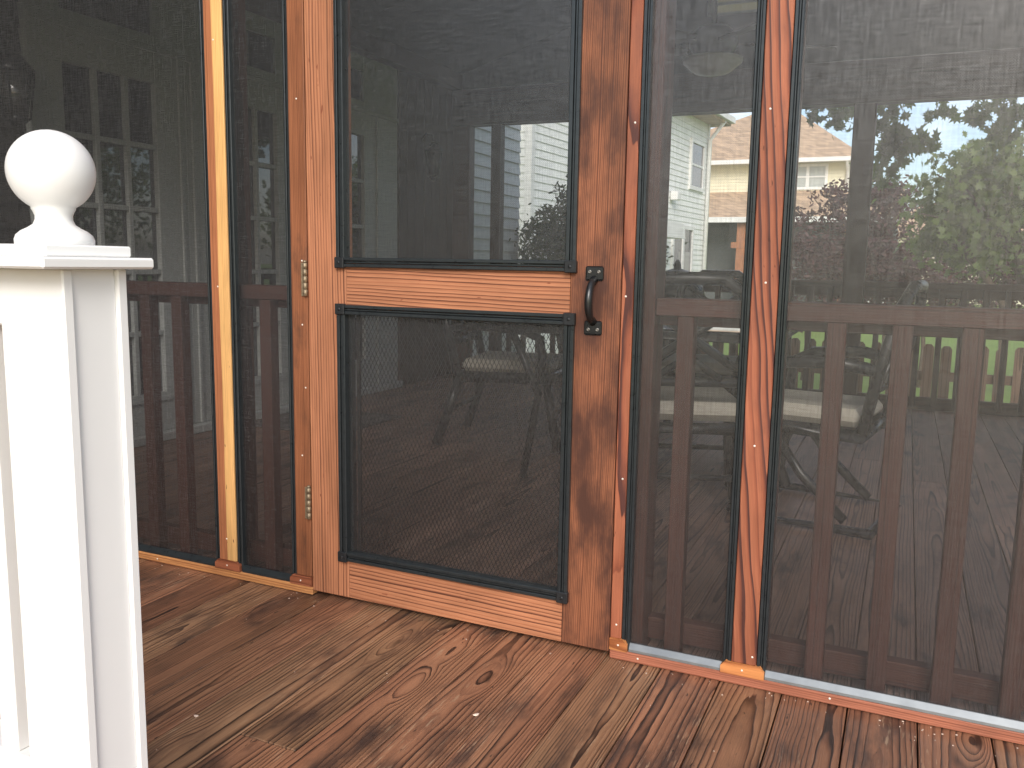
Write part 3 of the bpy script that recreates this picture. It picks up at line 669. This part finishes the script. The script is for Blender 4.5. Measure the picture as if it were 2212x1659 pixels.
def chair(label, loc, rz, swivel=False):
    t = thing('patio_chair', label, 'chair', loc, rz, 'dark metal patio chairs round the porch table')
    mb = MB(); mb.tube([(-.25, -.25, .38), (.25, -.25, .38), (.27, .27, .39), (-.27, .27, .39)], .03, 8, closed=True); mb.build('seat_frame', m_iron, t)
    mb = MB(); vs = []; n = 12
    mb.box(-.245, .245, -.235, .255, .402, .475, .028); mb.build('cushion', m_cushion, t)
    mb = MB()
    bk = [(-.25, -.25, .39), (-.255, -.30, .62), (-.22, -.36, .86), (-.10, -.385, .94), (.10, -.385, .94), (.22, -.36, .86), (.255, -.30, .62), (.25, -.25, .39)]
    mb.tube(bk, .025, 8); mb.tube([(-.25, -.29, .56), (.25, -.29, .56)], .018, 7)
    for s in (-1, 1):
        mb.tube([(s*-.24, -.295, .57), (0, -.34, .73), (s*.2, -.37, .88)], .017, 7); mb.tube([(s*.12, -.295, .57), (s*.0, -.32, .66), (s*-.12, -.295, .57)], .015, 7)
    mb.build('backrest', m_iron, t)
    for s in (-1, 1):
        mb = MB(); mb.tube([(s*.25, -.30, .63), (s*.29, -.12, .655), (s*.30, .12, .64), (s*.29, .21, .60), (s*.275, .22, .5), (s*.265, .2, .39)], .024, 8); mb.build('arm', m_iron, t)
    if swivel:
        mb = MB(); mb.tube([(-.30, -.32, .022), (.30, -.32, .022), (.32, .30, .022), (-.32, .30, .022)], .021, 8, closed=True, flat=1.4); mb.build('base_ring', m_iron, t)
        for s in (-1, 1):
            mb = MB(); mb.tube([(s*.23, .16, .37), (s*.245, .22, .25), (s*.25, .24, .12), (s*.255, .2, .03)], .025, 8); mb.build('leg', m_iron, t)
            mb = MB(); mb.tube([(s*.23, .14, .36), (s*.235, .0, .2), (s*.235, -.2, .04)], .021, 8); mb.build('leg', m_iron, t)
    else:
        for s in (-1, 1):
            mb = MB(); mb.tube([(s*.25, .24, .38), (s*.265, .27, .2), (s*.285, .31, .012)], .025, 8); mb.build('leg', m_iron, t)
            mb = MB(); mb.tube([(s*.25, -.24, .38), (s*.26, -.29, .2), (s*.28, -.36, .012)], .025, 8); mb.build('leg', m_iron, t)
        mb = MB(); mb.tube([(-.26, -.28, .2), (.26, -.28, .2)], .012, 6); mb.tube([(-.26, .28, .2), (.26, .28, .2)], .012, 6); mb.build('stretcher', m_iron, t)
    return t
# mesh on the open side of the porch
mb = MB(); mb.add([(3.535, 2.495, .95), (3.535, 4.70, .95), (3.535, 4.70, 2.2), (3.535, 2.495, 2.2)], [(0, 1, 2, 3)]); tag(mb.build('insect_screen', m_screen), 'mesh screen over the side opening of the porch farther from the screened wall', 'screen panel')
mb = MB(); mb.add([(3.535, .145, .95), (3.535, 2.395, .95), (3.535, 2.395, 2.2), (3.535, .145, 2.2)], [(0, 1, 2, 3)]); tag(mb.build('insect_screen', m_screen), 'mesh screen over the side opening of the porch next to the screened wall', 'screen panel')
mb = MB()
for i in range(16): board(mb, 3.50, 3.57, .145+i*.1405, .145+i*.1405+.139, .002, .945, axis='z', face='x')
for i in range(15): board(mb, 3.50, 3.57, 2.495+i*.1465, 2.495+i*.1465+.145, .002, .945, axis='z', face='x')
tag(mb.build('added_side_wall', m_darkwood), 'low dark plank wall added out of view under the side screens to dim the porch', 'wall')  # unseen wall, added to hold side light back from the porch interior
chair('dark patio chair on a square base ring behind the broad mesh panel', (1.245, 1.64, .001), R(80), True).scale = (.86, .86, .98)
chair('dark patio chair with a tan seat behind the narrow mesh panel beside the handle', (.72, 1.42, .001), R(20))
chair('dark patio chair with its legs visible through the lower mesh of the door', (-.42, 2.35, .001), R(-80))
chair('dark patio chair across the table from the screened wall', (.55, 2.85, .001), R(185))

# plant stand, pot, grill near the far railing
st = thing('plant_stand', 'small dark stand near the far railing carrying a terracotta pot', 'stand', (-.24, 4.3, 0))
mb = MB(); mb.lathe([(.15, .70), (.15, .725)], n=20); mb.build('shelf', m_darkwood, st)
for k in range(3):
    a = k*2.09; mb = MB(); mb.tube([(.11*math.cos(a), .11*math.sin(a), .7), (.14*math.cos(a), .14*math.sin(a), .002)], .014, 7); mb.build('leg', m_darkwood, st)
mb = MB(); mb.lathe([(.07, .0), (.10, .13), (.115, .131), (.115, .16), (.10, .162), (.095, .14), (.02, .135)], n=24)
o = mb.build('plant_pot', m_terracotta); o.location = (-.24, 4.3, .7255); tag(o, 'terracotta plant pot on the small stand by the far railing', 'plant pot')
gr = thing('ceramic_grill', 'green ceramic kettle grill with a dark domed lid by the far railing', 'grill', (-.02, 4.36, 0))
mb = MB(); mb.lathe([(.06, .48), (.15, .52), (.20, .62), (.21, .74)], n=28); mb.build('bowl', m_green, gr)
mb = MB(); mb.lathe([(.212, .745), (.20, .82), (.15, .90), (.08, .95), (.03, .965), (.025, 1.0), (.01, 1.03)], n=28); mb.build('lid', m_iron, gr)
for k in range(3):
    a = k*2.09+.4; mb = MB(); mb.tube([(.12*math.cos(a), .12*math.sin(a), .5), (.2*math.cos(a), .2*math.sin(a), .002)], .014, 7); mb.build('leg', m_iron, gr)

# ------------------------------------------------------------------ white newel post and railing
PX, PY, PZ = .475, -1.159, 1.094
nw = thing('newel_post', 'bright white newel post with a round ball finial on a square cap', 'post', (PX, PY, 0))
Z0 = .9655  # underside of the cap
mb = MB(); mb.box(-.053, .0592, -.0272, .0428, .001, Z0, .001); mb.build('core', m_white, nw)
for ya, yb in ((-.0435, -.0275), (.043, .059)):
    mb = MB(); mb.box(-.060, .0652, ya, yb, .001, Z0, .0022); mb.build('face_board', m_white, nw)
cap = bpy.data.objects.new('cap', None); COL.objects.link(cap); cap.parent = nw
mb = MB(); mb.box(-.088, .088, -.088, .088, Z0, Z0+.0155, .003); mb.build('lower_plate', m_white, cap)
mb = MB(); mb.box(-.067, .067, -.067, .067, Z0+.0158, Z0+.0310, .0022); mb.build('upper_plate', m_white, cap)
prof = [(.049, -.0975), (.0492, -.0905), (.047, -.0845), (.041, -.079), (.0325, -.0745), (.026, -.070), (.0232, -.0635), (.0232, -.0585), (.0255, -.0525), (.0272, -.0500)]
for i in range(25):
    a = -math.pi/2+.53+(math.pi-.53)*i/24; prof.append((max(.0545*math.cos(a), .0003), .0545*math.sin(a)))
mb = MB(); mb.lathe(prof, (0, 0, PZ), 56); mb.build('ball_finial', m_white, nw)
wr = thing('white_railing', 'white painted railing running off from the newel post toward the house', 'railing', (0, PY, 0))
for z0, z1, nm in ((.196, .238, 'bottom_rail'), (.885, .93, 'top_rail')):
    mb = MB(); mb.box(-2.0, PX-.0605, -.028, .03, z0, z1, .003); mb.build(nm, m_white, wr)
x = .344
while x > -1.95:
    mb = MB(); mb.box(x-.019, x+.019, -.024, .02,   .2385, .8845, .002); mb.build('baluster', m_white, wr); x -= .125

# petals and crumbs on the deck
def petal(x, y, s, label):
    mb = MB(); n = 10; vs = [(s*math.cos(2*math.pi*i/n), s*.55*math.sin(2*math.pi*i/n), .0015+.0012*math.cos(4*math.pi*i/n)) for i in range(n)]+[(0, 0, .0035)]
    vs += [(p[0]*.95, p[1]*.95, p[2]-.0011) for p in vs]
    fs = [(i, (i+1) % n, n) for i in range(n)]+[((i+1) % n+n+1, i+n+1, 2*n+1) for i in range(n)]+[(i, i+n+1, (i+1) % n+n+1, (i+1) % n) for i in range(n)]
    mb.add(vs, fs, True); o = mb.build('petal', m_petal); o.location = (x, y, .0008); o.rotation_euler = (0, 0, random.uniform(0, 3)); tag(o, label, 'petal'); return o

# ------------------------------------------------------------------ neighbours' houses
def siding(mb, x0, x1, z0, z1, step=.125, y=0.0):
    n = int((z1-z0)/step)
    for i in range(n):
        z = z0+i*step; mb.add([(x0, y-.018, z), (x1, y-.018, z), (x1, y-.002, z+step), (x0, y-.002, z+step), (x0, y, z), (x1, y, z)], [(0, 1, 2, 3), (0, 4, 5, 1)])
def window(parent, x0, x1, z0, z1, y=-.03, blinds=False, split=True, dbl=False):
    f = bpy.data.objects.new('window', None); COL.objects.link(f); f.parent = parent
    mb = MB(); t = .09
    mb.box(x0-t, x0, y-.03, .0, z0-t, z1+t); mb.box(x1, x1+t, y-.03, .0, z0-t, z1+t); mb.box(x0, x1, y-.03, .0, z0-t, z0); mb.box(x0, x1, y-.03, .0, z1, z1+t)
    if split: mb.box(x0, x1, y-.015, 0, (z0+z1)/2-.025, (z0+z1)/2+.025)
    if dbl: mb.box((x0+x1)/2-.05, (x0+x1)/2+.05, y-.031, 0, z0+.001, z1-.001)
    mb.build('window_frame', m_trim, f)
    mb = MB(); mb.box(x0, x1, y+.005, y+.01, z0, z1); mb.build('pane', m_blind if blinds else m_winglass, f)
    return f
# white house: wall along local +x (receding), facing local -y
WO = Vector((-3.96, 10.68, -1.1)); far = Vector((-3.31, 19.99)); ang = math.atan2(far.y-WO.y, far.x-WO.x); L = math.hypot(far.x-WO.x, far.y-WO.y)+.35
wh = thing('white_house', 'white sided two storey house standing next to the lawn', 'house', WO, ang)
mb = MB(); mb.box(0.03, L, .0, 6, 0, 5.6); siding(mb, .1, L-.1, 0, 5.6); mb.build('wall', m_siding, wh)
mb = MB(); mb.box(-.02, .1, -.03, .09, 0, 5.6); mb.box(L-.1, L+.02, -.03, .05, 0, 5.6); mb.build('corner_board', m_trim, wh)
mb = MB(); e = .45
for i in range(45):
    z = i*.125; mb.add([(.012, .1, z), (.012, 6, z), (.028, 6, z+.125), (.028, .1, z+.125), (.03, .1, z), (.03, 6, z)], [(0, 1, 2, 3), (0, 4, 5, 1)])
mb.build('side_wall', m_siding, wh)
mb = MB(); mb.box(-.4, L+.4, -e, 6.4, 5.6, 5.78); mb.add([(-.4, -e, 5.79), (L+.4, -e, 5.79), (L+.4, 6.4, 5.79), (-.4, 6.4, 5.79), (2.5, 3, 8), (L-2.5, 3, 8)], [(0, 1, 5, 4), (2, 3, 4, 5), (1, 2, 5), (3, 0, 4)])
mb.build('roof', m_roof, wh)
mb = MB(); mb.box(-.42, L+.42, -e-.1, -e, 5.66, 5.8); mb.tube([(L-.16, -.09, 0), (L-.16, -.09, 5.2), (L-.16, -e, 5.66)], .05, 8); mb.build('gutter', m_trim, wh)
WIN = globals().get('WIN', [])
window(wh, 2.2, 3.1, 3.65, 5.1)
window(wh, L-1.45, L-.5, 4.0, 5.0)
window(wh, L-2.55, L-1.15, .5, 2.95, dbl=True)
window(wh, L-4.9, L-3.5, 1.0, 2.55, dbl=True, split=False)
mb = MB(); mb.prism([(L-4.95, 3.0), (L-3.45, 3.0), (L-3.3, 2.68), (L-5.1, 2.68)], -.55, -.02, 'y'); mb.build('window_hood', m_trim, wh)
mb = MB(); mb.box(L-2.9, L-2.65, -.2, -.02, 3.55, 3.75, .02); mb.build('vent_hood', m_trim, wh)

cr_ = thing('cream_house', 'cream house with tan hipped shingle roof and a lower porch roof', 'house', (-9, 31.5, -1.1))
mb = MB(); mb.box(0, 8.42, 0, 9, 2.6, 5.95); siding(mb, .1, 8.3, 4.5, 5.9, .12); mb.build('wall', m_cream, cr_)
mb = MB(); mb.add([(-.4, -.5, 5.98), (8.85, -.5, 5.98), (8.85, 9.5, 5.98), (-.4, 9.5, 5.98), (5.2, 4.6, 8.75), (5.45, 4.6, 8.75)], [(0, 1, 5, 4), (1, 2, 5), (2, 3, 4, 5), (3, 0, 4)]); mb.build('roof', m_roof, cr_)
mb = MB(); mb.box(-.45, 8.9, -.62, -.5, 5.83, 5.98); mb.box(-.4, 8.85, -.5, 0, 5.87, 5.95); mb.tube([(8.3, -.1, 2.7), (8.3, -.1, 5.6), (8.3, -.55, 5.85)], .06, 8); mb.build('gutter', m_trim, cr_)
mb = MB(); mb.add([(-2, -2.6, 3.78), (10.2, -2.6, 3.78), (10.2, .0, 4.88), (-2, 0, 4.88), (-2, -2.6, 3.7), (10.2, -2.6, 3.7), (10.2, 0, 3.7), (-2, 0, 3.7)], [(0, 1, 2, 3), (4, 5, 6, 7), (0, 1, 5, 4), (1, 2, 6, 5), (0, 3, 7, 4)]); mb.build('porch_roof', m_roof, cr_)
mb = MB(); mb.box(-2, 10.2, -2.75, -2.62, 3.62, 3.8); mb.build('porch_gutter', m_trim, cr_)
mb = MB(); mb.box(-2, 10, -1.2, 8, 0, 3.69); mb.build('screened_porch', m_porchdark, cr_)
for x in (4.98, 8.4, 1.8):
    mb = MB(); mb.box(x, x+.42, -2.5, -2.1, 0, 3.69); mb.box(x-.18, x+.6, -2.52, -2.08, 2.75, 2.95); mb.build('porch_post', m_orange_post, cr_)
window(cr_, 6.35, 7.55, 5.0, 5.72, dbl=True, blinds=True); 
mb = MB(); mb.box(8.6, 9.9, -2.45, -2.3, 0, 2.6); mb.build('brick_panel', m_siding, cr_)

fh = thing('far_house', 'pale distant house glimpsed under the green tree', 'house', (5, 60, -1.1))
mb = MB(); mb.box(-5, 4, 0, 8, 0, 4.2); mb.build('wall', m_cream, fh)
mb = MB(); mb.add([(-5.4, -.4, 4.2), (4.4, -.4, 4.2), (4.4, 8.4, 4.2), (-5.4, 8.4, 4.2), (-3, 4, 6.6), (2, 4, 6.6)], [(0, 1, 5, 4), (1, 2, 5), (2, 3, 4, 5), (3, 0, 4)]); mb.build('roof', m_roof, fh)

# picket fence
pf = thing('picket_fence', 'brown wooden picket fence standing on the lawn beyond the porch', 'fence', (1.5, 7.45, -1.1))
for z in (.3, 1.0):
    mb = MB(); mb.box(-3.2, 5, .021, .06, z, z+.09); mb.build('rail', m_fence, pf)
x = -3.1
while x < 4.9:
    mb = MB(); h = 1.36+random.uniform(-.012, .012); wd = .098
    g = grainer((x, 0, 0), (x+wd, .02, h), 'z', 'y', .03, 0, .01, random.uniform(0, 90))
    mb.prism([(x, .04), (x+wd, .04), (x+wd, h-.03), (x+wd-.025, h), (x+.025, h), (x, h-.03)], 0, .02, 'y', tone=(random.uniform(.8, 1.2), 1, 0), grain=g); mb.build('picket', m_fence, pf); x += .158

# ------------------------------------------------------------------ trees
def leafshape(kind):
    if kind == 'maple':
        pts = [(0, -.5), (.12, -.18), (.48, -.3), (.36, -.06), (.55, .12), (.26, .14), (.30, .42), (.10, .3), (0, .62), (-.10, .3), (-.30, .42), (-.26, .14), (-.55, .12), (-.36, -.06), (-.48, -.3), (-.12, -.18)]
    else: pts = [(0, -.5), (.2, -.1), (.16, .25), (0, .55), (-.16, .25), (-.2, -.1)]
    return pts
def add_leaf(mb, p, size, kind, rnd, droop=.4, tone=None):
    n = Vector((rnd.gauss(0, 1), rnd.gauss(0, 1), rnd.gauss(0, .7)+droop)).normalized(); a = Vector((rnd.gauss(0, 1), rnd.gauss(0, 1), rnd.gauss(-.4, .6)))
    u = n.cross(a).normalized(); v = n.cross(u); P_ = leafshape(kind); t = rnd.random() if tone is None else min(1, max(0, rnd.gauss(tone, .2)))
    mb.add([p+u*(x*size)+v*(y*size)+n*(size*.12*(x*x-.1)) for x, y in P_], [tuple(range(len(P_)))], False, (t, 1, 0))
def crown(mb, blobs, n, size, kind, rnd, clump=.28):
    tot = sum(b[3]**2 for b in blobs)
    for bx, by, bz, br in blobs:
        m = int(n*br*br/tot); nc = max(5, m//26)
        for _ in range(nc):
            d = Vector((rnd.gauss(0, 1), rnd.gauss(0, 1), rnd.gauss(0, 1))).normalized()*br*rnd.uniform(.45, 1.05)
            c = Vector((bx, by, bz))+Vector((d.x, d.y, d.z*.85)); tn = rnd.uniform(.15, .85)
            for _ in range(m//nc):
                q = Vector((rnd.gauss(0, clump), rnd.gauss(0, clump), rnd.gauss(0, clump*.6)))*br
                add_leaf(mb, c+q, size*rnd.uniform(.7, 1.25), kind, rnd, tone=tn)
def tree(name, label, base, blobs, n, size, kind, mat, trunk_r, group=None, seed=1, clump=.28, limbs=5):
    rnd = random.Random(seed); t = thing(name, label, 'tree', base, 0, group); B = Vector(base)
    loc = [(b[0]-B.x, b[1]-B.y, b[2]-B.z, b[3]) for b in blobs]
    mb = MB(); crown(mb, loc, n, size, kind, rnd, clump); mb.build('crown', mat, t, normals=False)
    mb = MB(); hz = max(b[2] for b in loc); mb.tube([(0, 0, -.05), (.03, .02, hz*.3), (-.02, .05, hz*.6), (0, 0, hz*.9)], [trunk_r, trunk_r*.8, trunk_r*.6, trunk_r*.25], 9)
    if limbs:
        for b in loc[:limbs]:
            s = Vector((0, .03, max(.3, b[2]*.45))); e_ = Vector(b[:3]); md = (s+e_)/2+Vector((rnd.uniform(-.1, .1), rnd.uniform(-.1, .1), .1))
            mb.tube([s, md, e_], [trunk_r*.45, trunk_r*.3, trunk_r*.1], 6)
            for _ in range(3):
                q = e_+Vector((rnd.gauss(0, .6), rnd.gauss(0, .6), rnd.gauss(0, .5)))*b[3]; mb.tube([md, (md+q)/2+Vector((0, 0, .05)), q], [trunk_r*.2, trunk_r*.13, trunk_r*.05], 5)
    mb.build('trunk', m_bark, t); return t
def at(px, py, t):
    d = fwd+rt*((px-1106)/1863.8)-up*((py-829.5)/1863.8); d = d/math.hypot(d.x, d.y); return CAMP+d*t
def bl(px, py, t, rpx): p = at(px, py, t); return (p.x, p.y, p.z, rpx*t/1864)
maple = [bl(2090, 420, 11, 85), bl(2180, 380, 11, 80), bl(2170, 480, 11, 110), bl(2050, 480, 11, 60), bl(2250, 450, 11, 80), bl(2030, 520, 11.5, 60), bl(2120, 540, 11.5, 70), bl(2140, 330, 10.5, 35),
         bl(1775, 236, 7.5, 32), bl(1812, 262, 7.5, 24), bl(1905, 262, 7.5, 45), bl(1950, 290, 7.5, 42), bl(1985, 325, 7.5, 30), bl(1920, 350, 7.5, 38), bl(2140, 232, 8, 36), bl(2195, 262, 8, 42), bl(1900, 380, 8, 26), bl(1850, 240, 8, 30), bl(2040, 235, 8, 26)]
tree('maple_tree', 'broad green maple with lobed leaves hanging down over the porch opening', (2.9, 8.9, -1.1), maple, 4600, .098, 'maple', m_maple, .14, seed=3, clump=.36)
purple = [bl(1860, 470, 14, 75), bl(1800, 430, 14, 40), bl(1830, 545, 14, 90), bl(1930, 450, 14, 50), bl(1960, 420, 14, 30), bl(1920, 540, 14, 80), bl(1750, 530, 14, 50), bl(1890, 410, 14, 45), bl(1735, 465, 14, 22), bl(1860, 610, 14, 90), bl(1960, 600, 14, 80)]
tree('plum_tree', 'dark purple leaved tree in front of the cream house', (.75, 12.1, -1.1), purple, 9000, .085, 'leaf', m_purple, .09, seed=5)
ever = [bl(1235, 415, 9, 30), bl(1222, 440, 9, 28), bl(1205, 475, 9, 45), bl(1250, 480, 9, 60), bl(1180, 520, 9, 50), bl(1230, 540, 9, 80), bl(1170, 455, 9, 14), bl(1145, 480, 9, 12), bl(1240, 380, 9, 14), bl(1180, 590, 9, 70), bl(1260, 600, 9, 90), bl(1330, 540, 9, 70), bl(1135, 500, 9, 14), bl(1395, 560, 9, 36), bl(1430, 530, 9, 12)]
tree('evergreen_shrub', 'dark green pointed shrub in front of the white house siding', (-1.72, 6.45, -1.1), ever, 9000, .055, 'leaf', m_ever, .05, seed=8, clump=.3)
rnd = random.Random(21)
for i in range(7):
    px = 1745+i*85; b0 = [bl(px, 575+rnd.uniform(-12, 10), 17, 60), bl(px+30, 600, 17, 60), bl(px-25, 640, 17, 70)]
    p = at(px, 640, 17); words = ['between the plum tree and the fence', 'behind the plum tree', 'under the plum tree branches', 'where the plum and maple meet', 'under the maple', 'behind the maple trunk', 'at the end of the hedge row'][i]
    tree('hedge_shrub', 'dull brownish hedge shrub '+words, (p.x, p.y, -1.1), b0, 1500, .10, 'leaf', m_purple if i % 3 != 1 else m_shrub, .05, 'hedge shrubs beyond the lawn', seed=30+i, limbs=0)
tree('shade_tree', 'tall green tree on the open side of the porch, reflected in the door panes', (8.5, 9.5, -1.1), [(8.5, 9.5, 3.2, 1.6), (7.5, 8.2, 2.4, 1.0), (9.3, 10.8, 2.3, 1.3), (8.3, 9.0, 4.6, 1.2), (10, 8.5, 3.4, 1.1), (7.8, 10.5, 3.6, .9)], 5000, .17, 'leaf', m_maple, .16, seed=41)
far_t = [('tall round tree far behind the maple', (9, 38)), ('tall round tree far behind the porch corner', (16, 30)), ('round tree on the horizon beside the far house', (0.5, 66))]
for i, (lab, (x, y)) in enumerate(far_t):
    tree('distant_tree', lab, (x, y, -1.1), [(x, y, 2.2, 2.6), (x-1.5, y, 1.4, 2), (x+1.6, y, 1.8, 2), (x, y, 4, 1.7)], 3500, .32, 'leaf', m_maple, .2, 'distant trees', seed=50+i)

p = at(1028, 1545, 1.6)
def floor_at(px, py):
    d = fwd+rt*((px-1106)/1863.8)-up*((py-829.5)/1863.8); return CAMP-d*(CAMP.z/d.z)
q = floor_at(1028, 1545); petal(q.x, q.y, .0085, 'large pale petal lying alone on the middle of the deck')
q = floor_at(424, 1548); petal(q.x, q.y, .006, 'small pale petal on the deck near the foot of the newel post')
cb = MB(); rnd = random.Random(77)
for i in range(150):
    if rnd.random() < .6: x, y = rnd.uniform(-1.0, 2.4), -abs(rnd.gauss(0, .035))-.004
    else: x, y = rnd.uniform(-.6, 2.2), rnd.uniform(-1.2, -.02)
    if 0 < x < .9 and y > -.05 and rnd.random() < .7: continue
    s = rnd.uniform(.0008, .0024); cb.box(x, x+s*rnd.uniform(1, 1.8), y, y+s, .0003, .0003+s*.6)
tag(cb.build('sawdust', m_petal), 'tiny pale crumbs scattered on the deck along the sill', 'crumbs', kind='stuff')
